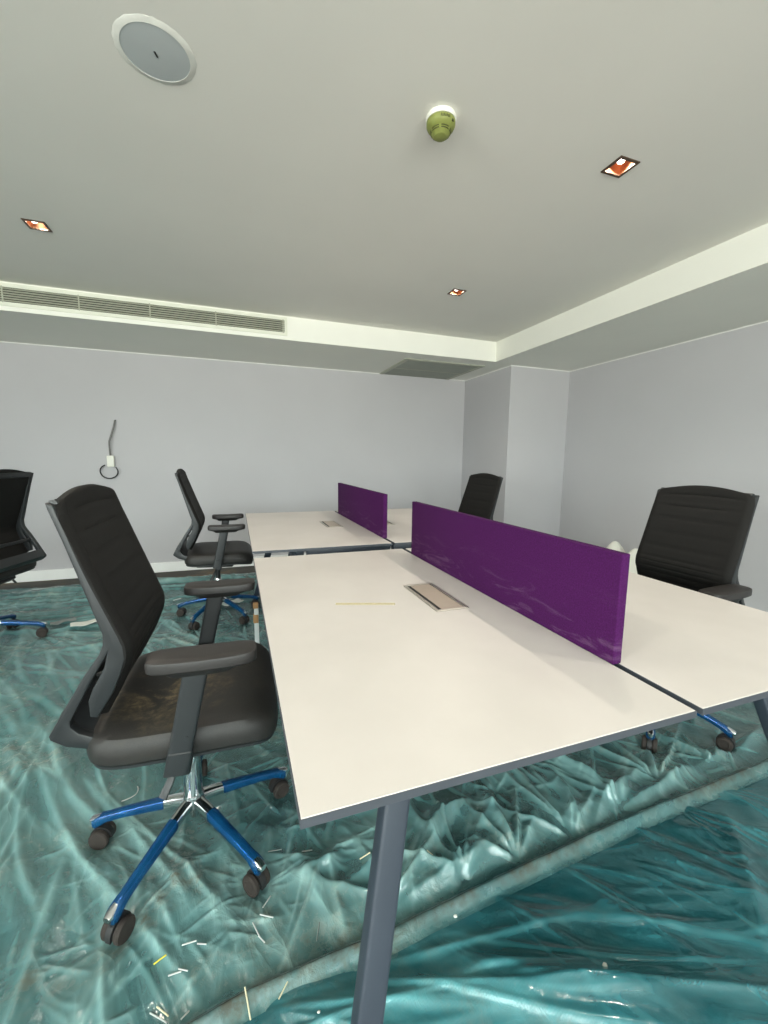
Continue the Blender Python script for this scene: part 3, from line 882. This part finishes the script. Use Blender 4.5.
def scatter(box, mean, spread, n, ln, amp, wd):
    out = []
    for k in range(n):
        a = R(mean + spread * rf.uniform(-1, 1)); l = rf.uniform(*ln)
        x, y = rf.uniform(box[0], box[1]), rf.uniform(box[2], box[3])
        out.append((x - l / 2 * math.cos(a), y - l / 2 * math.sin(a), a, l, rf.uniform(*amp), rf.uniform(*wd), rf.uniform(-.07, .07), 0))
    return out
CA = CAST
FOLDS_BACK = (fan(CA[0:5], 0, 180, 8, (.12, .40), (.004, .010), (.007, .014)) + fan(CA[5:10], -70, 110, 7, (.3, .9), (.006, .014), (.010, .020))
    + fan(CA[10:15], -57, 60, 7, (.6, 1.5), (.008, .016), (.014, .030)) + fan(CA[15:20], -100, 120, 6, (.15, .4), (.006, .014), (.008, .016))
    + scatter((-2.3, -1.0, .5, 2.5), -57, 10, 46, (.4, 1.3), (.006, .018), (.012, .030)) + scatter((-1.6, -.9, .4, 1.4), -80, 14, 16, (.3, .8), (.006, .014), (.010, .022))
    + scatter((-1.35, -.55, .37, .80), 0, 180, 64, (.05, .18), (.003, .007), (.007, .013)) + scatter((-1.3, -.6, .40, .9), -60, 25, 16, (.15, .40), (.004, .009), (.009, .016))
    + fan([(-.41, .43), (-.20, .42), (-.02, .42), (.19, .43), (.42, .46), (.65, .50), (.95, .50)], 82, 62, 5, (.18, .52), (.014, .036), (.014, .030))
    + fan([(-.30, .80), (.20, .85), (.05, .65), (-.55, .62)], 0, 180, 6, (.15, .45), (.008, .022), (.012, .022))
    + scatter((-.75, 1.1, .44, 1.15), 0, 180, 90, (.08, .32), (.004, .012), (.007, .016))
    + scatter((-2.8, -.4, 2.85, 3.78), 2, 9, 40, (.5, 1.5), (.008, .020), (.014, .035)) + scatter((-2.0, .2, 1.2, 3.0), -50, 60, 60, (.15, .6), (.004, .010), (.010, .020)))
FOLDS_FRONT = (fan([(-.95, .30), (-.60, .33), (-.78, .33)], -17, 12, 5, (.6, 1.4), (.006, .015), (.014, .030)) + fan([(-.16, .385), (.08, .39), (-.36, .365)], -52, 20, 5, (.25, .65), (.003, .008), (.010, .022))
    + fan([(.40, .41), (.62, .42), (.85, .425)], -66, 24, 4, (.15, .50), (.003, .007), (.010, .020)) + scatter((-.9, .6, -.2, .25), -18, 8, 16, (.4, 1.0), (.005, .013), (.010, .024))
    + scatter((-.3, .9, .0, .38), -50, 40, 14, (.08, .3), (.002, .005), (.008, .016)))
def fold_field(x, y, lst):
    """height and density of many straight pulled or pinched folds"""
    h = np.zeros_like(x); g = np.zeros_like(x)
    xf, yf, hf_, gf = x.ravel(), y.ravel(), h.ravel(), g.ravel()
    for (ax, ay, a, l, amp, wd, bow, kind) in lst:
        c, s_ = math.cos(a), math.sin(a)
        m = 4.5 * wd + abs(bow) * l
        bx, by = ax + l * c, ay + l * s_
        idx = np.nonzero((xf > min(ax, bx) - m) & (xf < max(ax, bx) + m) & (yf > min(ay, by) - m) & (yf < max(ay, by) + m))[0]
        if not len(idx): continue
        dx, dy = xf[idx] - ax, yf[idx] - ay
        t = (dx * c + dy * s_) / l; d = -dx * s_ + dy * c
        d = d - bow * l * np.sin(np.clip(t, 0, 1) * PI)
        tt = np.clip(t, 0, 1)
        env = (np.minimum(1, tt / .10) * (1 - tt) ** .8) if kind else np.sin(tt * PI) ** .7
        env = np.where((t > 0) & (t < 1), env, 0)
        w = wd * ((.45 + .9 * tt) if kind else 1.0)
        dd = np.where(d > 0, d, -d * 1.8) / w                     # one flank steeper than the other
        p = np.exp(-(np.sqrt(dd * dd + .12) - .346))
        hf_[idx] = np.maximum(hf_[idx], amp * env * p) * .8 + .2 * (hf_[idx] + amp * env * p)
        gf[idx] += env * np.exp(-(d / (.55 * w)) ** 2) * min(1, .35 + amp / .02)
    return hf_.reshape(x.shape), np.clip(gf.reshape(x.shape), 0, 1.3)
def streaks(x, y):
    """long pulled folds running from the back wall side down towards the viewer"""
    wx = x + .10 * (fbm(x * 1.3, y * 1.3, 5) - .5); wy = y + .10 * (fbm(x * 1.3 + 9, y * 1.3, 6) - .5)
    u, v = rot(wx, wy, R(-57))
    u2, v2 = rot(wx, wy, R(-80))
    a = ridged(u * .55, v * 4.4, 11, 7); b_ = ridged(u * .9 + 3, v * 9.5, 12, 6); c = ridged(u2 * .7, v2 * 5.5, 13, 7)
    w1 = np.clip((fbm(x * .8, y * .8, 14, 2) - .38) * 5, 0, 1); w2 = np.clip((.62 - fbm(x * .8, y * .8, 14, 2)) * 5, 0, 1)
    return a * w1 + .5 * b_ * w1 + c * w2
def h_back(x, y):
    wx = x + .12 * (fbm(x * 1.5, y * 1.5, 5) - .5); wy = y + .12 * (fbm(x * 1.5 + 9, y * 1.5, 6) - .5)
    leftw = np.clip((-.35 - x) / .4, 0, 1)
    st = streaks(x, y) * .010 * (.25 + .75 * leftw)
    # crumpled film under the near desk and in front of the near chair
    p1 = rot(wx, wy, .9); p2 = rot(wx + 3, wy, -.5)
    cr = (worley(p1[0] * 3.2, p1[1] * 5.5, 21) - .2) * .030 + (worley(p2[0] * 7, p2[1] * 10, 22) - .2) * .010
    crw = np.exp(-((x - .05) / .75) ** 2 - ((y - .72) / .42) ** 2) + .45 * np.exp(-((x + .95) / .35) ** 2 - ((y - .55) / .25) ** 2)
    gen = ridged(*[q * 2.0 for q in rot(wx, wy * .6, .5)], 31, 5) * .010 + fbm(wx * 5, wy * 5, 33) * .006 + (worley(wx * 13, wy * 13, 35) - .3) * .003
    far = np.clip((y - 2.6) / .5, 0, 1)
    fold = ridged(wx * .5, wy * 4.5, 41, 5) * .030 * far + ridged(wx * 1.1, wy * 9, 42, 5) * .012 * far
    tents = creases(x, y, FOLD_BACK, .040, .022) + creases(x, y, FOLD_LEFT, .014, .022, .009)
    h = gen + st + np.maximum(cr, 0) * crw + fold + tents + fold_field(x, y, FOLDS_BACK)[0]
    d, t = seg_dist(x, y, RIDGE)
    roll = .026 * np.exp(-(d / .015) ** 2) * (.75 + .5 * fbm(t * 5, t * 0, 51))
    h = h * np.clip(d / .09, .12, 1) + roll
    return .002 + contact(x, y, h)
def h_front(x, y):
    wx = x + .10 * (fbm(x * 1.2, y * 1.2, 65) - .5); wy = y + .05 * (fbm(x * 1.2, y * 1.2, 66) - .5)
    u, v = rot(wx, wy, R(-20))
    lng = ridged(u * .35, v * 5.0, 71, 6) * .020 + ridged(u * .6, v * 11, 72, 6) * .006
    u2, v2 = rot(wx, wy, R(-55))
    dia = ridged(u2 * .5, v2 * 6.0, 73, 7) * .010 * np.clip((x - .0) / .4, 0, 1)
    gen = fbm(wx * 6, wy * 6, 75) * .005
    d, t = seg_dist(x, y, RIDGE)
    roll = .016 * np.exp(-(d / .014) ** 2)
    near = np.clip(d / .14, 0, 1)
    h = creases(x, y, FOLD_FRONT, .014, .024, .014) + fold_field(x, y, FOLDS_FRONT)[0] * np.clip(d / .10, .1, 1) + (lng * (.3 + .7 * np.clip((.30 - y) / .2, 0, 1)) + dia + gen) * (.05 + .95 * near) + roll
    return .002 + contact(x, y, h)
SHEETS = []
def make_sheet(name, xs, ys, hf, shear, mat, label):
    X, Y = np.meshgrid(xs, ys)
    Y = Y + shear(X, Y)
    X = X + .0
    Z = hf(X, Y)
    SHEETS.append((X.ravel(), Y.ravel(), Z.ravel()))
    ny, nx = X.shape
    co = np.stack([X, Y, Z], -1).reshape(-1, 3).astype(np.float32)
    idx = np.arange(nx * ny).reshape(ny, nx)
    q = np.stack([idx[:-1, :-1], idx[:-1, 1:], idx[1:, 1:], idx[1:, :-1]], -1).reshape(-1, 4)
    me = bpy.data.meshes.new(name)
    me.vertices.add(len(co)); me.vertices.foreach_set('co', co.ravel())
    me.loops.add(q.size); me.loops.foreach_set('vertex_index', q.ravel().astype(np.int32))
    me.polygons.add(len(q)); me.polygons.foreach_set('loop_start', np.arange(0, q.size, 4, dtype=np.int32))
    me.update(calc_edges=True)
    # how many thicknesses of film lie together (bunched folds are denser) plus painted light streaks on the folds, and dirt caught along the rolled seam
    gz = np.hypot(np.gradient(Z, axis=0) / np.gradient(Y, axis=0), np.gradient(Z, axis=1) / np.gradient(X, axis=1))
    d, t = seg_dist(X, Y, RIDGE)
    lay = .06 + .16 * np.clip(gz, 0, 1.6) + (.30 if hf is h_back else .34) * fold_field(X, Y, FOLDS_BACK if hf is h_back else FOLDS_FRONT)[1] + .24 * (fbm(X * 2.2, Y * 2.2, 91) - .5)
    if hf is h_back: lay = lay + .16 * np.clip(streaks(X, Y), 0, 1.2) * np.clip((-.35 - X) / .4, .1, 1)
    lay = np.clip(lay * (1 - .75 * np.exp(-(d / .026) ** 2)), 0, 1)
    soil = np.exp(-(d / .024) ** 2) * np.clip((fbm(X * 7, Y * 7, 95) - .12) * 3.2, 0, 1) * .9
    for nm, arr in (('layer_light', lay), ('soil', soil)):
        at = me.attributes.new(nm, 'FLOAT', 'POINT'); at.data.foreach_set('value', arr.ravel().astype(np.float32))
    o = link(name, me, mat, smooth=0)
    me.polygons.foreach_set('use_smooth', [True] * len(me.polygons))
    return tag(o, label, 'plastic sheet', 'teal plastic dust sheets over the floor')
def ridge_y(x): return np.interp(x, [p[0] for p in RIDGE], [p[1] for p in RIDGE])
xs = np.concatenate([np.linspace(-3.4, -1.6, 170, endpoint=False), np.linspace(-1.6, 1.2, 640, endpoint=False), np.linspace(1.2, 2.65, 80)])
ys = np.concatenate([np.linspace(-.015, 1.4, 310, endpoint=False), np.linspace(1.4, 3.85, 250)])
NYS = ys
def shear_back(X, Y):
    near = ridge_y(X) - .02
    edge = .05 * (fbm(X * 1.6, X * 0, 81) - .5) + .04 * (fbm(X * 5, X * 0 + 3, 82) - .5)
    w = np.clip(1 - Y / 1.2, 0, 1)
    return near * w + edge * np.clip((Y - 2.5) / 1.3, 0, 1)
make_sheet('plastic_floor_sheet', xs, ys, h_back, shear_back, M['sheet'], 'crumpled teal plastic dust sheet under the desks and chairs up to the back wall')
xs2 = np.concatenate([np.linspace(-1.4, 1.0, 520, endpoint=False), np.linspace(1.0, 1.9, 80)]); ys2 = np.linspace(-.75, 0, 190)
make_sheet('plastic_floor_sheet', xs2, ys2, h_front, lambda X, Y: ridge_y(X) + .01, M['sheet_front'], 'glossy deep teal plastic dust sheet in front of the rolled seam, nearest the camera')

# ------------------------------------------------------------------ white bag behind the right desk
r = bm_new()
def bag_h(x, y):
    e = max(0.0, 1 - (x / .26) ** 2 - (y / .38) ** 2)
    base = .34 * e ** .35
    return base + e ** .3 * (.135 * math.exp(-((y - .11) / .062) ** 2 - (x / .14) ** 2) + .125 * math.exp(-((y + .10) / .052) ** 2 - (x / .13) ** 2)) + .012 * math.sin(23 * x + 9 * y) * e + .010 * math.sin(31 * y - 12 * x) * e
NR, NA = 22, 72
rows = []
for i in range(1, NR + 1):
    q = (i / NR) ** .8
    rows.append([r.verts.new((q * .26 * math.cos(2 * PI * j / NA), q * .38 * math.sin(2 * PI * j / NA), bag_h(q * .26 * math.cos(2 * PI * j / NA), q * .38 * math.sin(2 * PI * j / NA)))) for j in range(NA)])
cv = r.verts.new((0, 0, bag_h(0, 0)))
for j in range(NA):
    r.faces.new((cv, rows[0][j], rows[0][(j + 1) % NA]))
for a, c in zip(rows[:-1], rows[1:]):
    for j in range(NA): r.faces.new((a[j], c[j], c[(j + 1) % NA], a[(j + 1) % NA]))
r.faces.new(list(reversed(rows[-1])))
tag(obj('plastic_bag', r, M['bag'], smooth=60, loc=(2.40, 2.185, .002)), 'crumpled white plastic bag behind the right desk by the wall', 'bag')

# cable riser under the far desk edge
r = empty('cable_riser', (-.684, 1.9, 0), 0, 'light grey upright strip under the left edge of the desks', 'cable riser')
b = bm_new(); box2(b, (-.012, -.012, .003), (.012, .012, .36), .002); obj('post', b, M['lightgrey'], r)
for z0, z1 in ((.25, .30), (.335, .365)):
    b = bm_new(); box2(b, (-.017, -.014, z0), (.011, .014, z1), .003); obj('bracket', b, M['tan'], r, 'brown bracket')

# ------------------------------------------------------------------ scraps on the plastic
def ground(x, y):
    sx_, sy_, sz_ = SHEETS[1] if y < ridge_y(x) else SHEETS[0]
    return float(sz_[np.argmin((sx_ - x) ** 2 + (sy_ - y) ** 2)])
def bit(name, x, y, ang, ln, mat, label, rad=.0022, bend=0.0, cat='cable offcut', group='cable offcuts on the plastic'):
    n_ = 9
    pts = []
    for k in range(n_):
        t = k / (n_ - 1) - .5
        px = x + ln * t * math.cos(ang) - bend * (1 - 4 * t * t) * math.sin(ang)
        py = y + ln * t * math.sin(ang) + bend * (1 - 4 * t * t) * math.cos(ang)
        pts.append(Vector((px, py, ground(px, py) + rad + .0012)))
    # keep the piece stiff: lay it on the line joining its highest supports
    z0, z1 = max(pts[0].z, pts[1].z), max(pts[-1].z, pts[-2].z)
    lift = max(0, max(p.z - (z0 + (z1 - z0) * k / (n_ - 1)) for k, p in enumerate(pts)))
    for k, p in enumerate(pts): p.z = z0 + (z1 - z0) * k / (n_ - 1) + lift * .9
    b = bm_new()
    c = Vector((x, y, min(p.z for p in pts) - rad))
    add_tube(b, [p - c for p in pts], rad, 8)
    return tag(obj(name, b, M[mat], loc=c), label, cat, group)
BITS = [
 (-0.908, 0.492, -0.1, 0.032, 'white_bit', 'white cable offcut lying right of the near chair front caster, upper one of the pair'),
 (-0.88, 0.482, -0.35, 0.022, 'white_bit', 'short white cable offcut touching the end of a longer one, right of the front caster'),
 (-0.969, 0.482, 0.1, 0.026, 'yellow_bit', 'bright yellow wire offcut in front of the near chair'),
 (-0.933, 0.441, -0.2, 0.028, 'white_bit', 'white cable offcut just below the yellow wire offcut'),
 (-0.916, 0.441, -0.4, 0.022, 'white_bit', 'small white cable offcut paired with another below the yellow wire'),
 (-0.957, 0.379, -0.65, 0.045, 'white_bit', 'long white cable offcut at the bottom edge, front of the near chair'),
 (-0.95, 0.386, -0.75, 0.035, 'cream_bit', 'cream cable offcut alongside a white one at the bottom edge'),
 (-0.905, 0.366, 0.5, 0.018, 'white_bit', 'short white cable offcut right of the pair at the bottom edge'),
 (-0.727, 0.539, 0.9, 0.034, 'white_bit', 'white cable offcut closest under the caster beside the desk corner'),
 (-0.73, 0.498, -0.5, 0.036, 'white_bit', 'white cable offcut crossing below another by the desk corner caster'),
 (-0.756, 0.477, -1.2, 0.042, 'white_bit', 'long white cable offcut pointing down by the desk corner caster'),
 (-0.745, 0.454, -0.9, 0.022, 'white_bit', 'short white cable offcut at the tail of a longer one by the caster'),
 (-0.612, 0.427, 1.2, 0.036, 'grey_bit', 'grey wire offcut between the caster and the desk leg'),
 (-0.78, 0.335, -1.35, 0.045, 'cream_bit', 'cream cable offcut at the bottom edge below the rolled seam'),
 (-0.704, 0.338, 0.75, 0.034, 'cream_bit', 'cream cable offcut on the rolled seam left of the desk leg'),
 (-0.605, 0.638, 0, 0.03, 'white_bit', 'white cable offcut between the near desk corner and its leg'),
 (-0.694, 0.672, -0.2, 0.04, 'grey_bit', 'thin grey wire offcut right of the blue base arm under the desk corner'),
 (-0.453, 0.551, -0.1, 0.03, 'cream_bit', 'cream cable offcut among the crumples right of the desk leg'),
 (-0.4, 0.545, 0.1, 0.014, 'cream_bit', 'tiny cream cable offcut right behind the desk leg'),
 (-0.273, 0.495, -0.1, 0.02, 'cream_bit', 'cream cable offcut in the crumples further right under the desk edge'),
 (1.05, .42, -.3, .06, 'grey_bit', 'long thin wire offcut at the right picture edge under the right desk'),
 (-1.24, 3.10, .4, .06, 'white_bit', 'white cable offcut on the plastic left of the far chair base'),
 (-.86, 3.02, .3, .07, 'white_bit', 'white cable offcut behind the far chair base'),
 (-1.0, 2.30, .9, .05, 'white_bit', 'white cable offcut in front of the far chair casters'),
]
for (x, y, a, ln, m, lab) in BITS:
    bit('cable_offcut', x, y, a, ln, m, lab, (.0016 if m != 'grey_bit' else .0013) if y < 1.5 else .0035)
bit('cable_tie', -1.150, 1.06, 1.1, .075, 'white_bit', 'curled white cable tie left of the near chair column', .0016, -.022, 'cable tie', None)
def pebble(x, y, s, label, mat='paper'):
    b = bm_new()
    bmesh.ops.create_icosphere(b, subdivisions=2, radius=1)
    for v in b.verts:
        v.co *= 1 + .18 * math.sin(7 * v.co.x + 3 * v.co.y) * math.cos(5 * v.co.z)
        v.co.x *= s; v.co.y *= s * .75; v.co.z *= s * .5
    return tag(obj('plaster_crumb', b, M[mat], smooth=60, loc=(x, y, ground(x, y) + s * .42)), label, 'crumb', 'plaster crumbs on the front sheet')
pebble(-.270, .352, .006, 'white plaster crumb on the front sheet just below the rolled seam')
pebble(-.002, .135, .006, 'white plaster crumb on the front sheet further right')
pebble(-.64, .27, .0035, 'tiny white plaster crumb beside the desk leg')
def scrap(x, y, sx_, sy_, ang, label, mat='paper', seed=1):
    b = bm_new(); rs = np.random.RandomState(seed)
    n1, n2 = 8, 5
    z0 = max(ground(x + dx, y + dy) for dx in (-sx_ / 2, 0, sx_ / 2) for dy in (-sy_ / 2, 0, sy_ / 2))
    def lay(dz):
        return [[b.verts.new((sx_ * (i / n1 - .5) , sy_ * (j / n2 - .5) * (1 + .15 * math.sin(i)), dz + .006 * math.sin(i * 1.3 + seed) * math.cos(j * 1.1))) for j in range(n2 + 1)] for i in range(n1 + 1)]
    A, B_ = lay(.010), lay(.006)
    for i in range(n1):
        for j in range(n2):
            b.faces.new((A[i][j], A[i + 1][j], A[i + 1][j + 1], A[i][j + 1])); b.faces.new((B_[i][j], B_[i][j + 1], B_[i + 1][j + 1], B_[i + 1][j]))
    for i in range(n1):
        b.faces.new((A[i][0], B_[i][0], B_[i + 1][0], A[i + 1][0])); b.faces.new((A[i][n2], A[i + 1][n2], B_[i + 1][n2], B_[i][n2]))
    for j in range(n2):
        b.faces.new((A[0][j], A[0][j + 1], B_[0][j + 1], B_[0][j])); b.faces.new((A[n1][j], B_[n1][j], B_[n1][j + 1], A[n1][j + 1]))
    return tag(obj('scrap_wrapper', b, M[mat], smooth=60, loc=(x, y, z0 + .001), rot=(0, 0, ang)), label, 'wrapper')
scrap(-1.74, 2.78, .22, .07, .30, 'white scrap wrapper on the floor between two chairs at left', 'paper', 1)
scrap(-1.92, 2.86, .14, .05, .45, 'grey scrap wrapper beside the caster at far left', 'grey_bit', 2)
scrap(-.83, 2.92, .16, .08, .5, 'pale scrap wrapper under the far chair base', 'paper', 3)

# ------------------------------------------------------------------ world, camera, view
w = bpy.data.worlds.new('daylight'); scn.world = w; w.use_nodes = True
nt = w.node_tree
bg = nt.nodes['Background']; bg.inputs[1].default_value = 19.0
tc = nt.nodes.new('ShaderNodeTexCoord'); sp = nt.nodes.new('ShaderNodeSeparateXYZ'); rp = nt.nodes.new('ShaderNodeValToRGB')
nt.links.new(tc.outputs['Generated'], sp.inputs[0]); nt.links.new(sp.outputs['Z'], rp.inputs['Fac'])
rp.color_ramp.elements[0].position = 0.0; rp.color_ramp.elements[0].color = (.95, .92, .86, 1)   # unseen ground half, brightened to light the ceiling
rp.color_ramp.elements[1].position = 0.06; rp.color_ramp.elements[1].color = (.93, .97, .96, 1)  # overcast sky
nt.links.new(rp.outputs['Color'], bg.inputs[0])

cam = bpy.data.cameras.new('camera'); co = bpy.data.objects.new('camera', cam); col.objects.link(co)
cx, cy, cz, yaw, pit, rol, f = -0.7685, -0.4606, 1.1784, 0.3426, 0.1278, 0.0122, 415.498
fw = Vector((math.sin(yaw) * math.cos(pit), math.cos(yaw) * math.cos(pit), -math.sin(pit)))
rt = Vector((math.cos(yaw), -math.sin(yaw), 0)); up = rt.cross(fw)
r2 = rt * math.cos(rol) + up * math.sin(rol); u2 = -rt * math.sin(rol) + up * math.cos(rol)
mw = Matrix((r2, u2, -fw)).transposed().to_4x4(); mw.translation = (cx, cy, cz)
co.matrix_world = mw
cam.sensor_fit = 'HORIZONTAL'; cam.sensor_width = 36.0; cam.lens = f / 768 * 36.0
cam.clip_start = 0.02; cam.clip_end = 100
scn.camera = co
vs = scn.view_settings
scn.display_settings.display_device = 'sRGB'
vs.view_transform = 'Standard'; vs.look = 'None'; vs.exposure = 0.0; vs.gamma = 1.0; vs.use_curve_mapping = False
scn.cycles.use_denoising = True
scn.cycles.max_bounces = 10; scn.cycles.diffuse_bounces = 6; scn.cycles.glossy_bounces = 4; scn.cycles.transparent_max_bounces = 12
scn.cycles.caustics_reflective = False; scn.cycles.caustics_refractive = False
scn.cycles.sample_clamp_indirect = 6.0
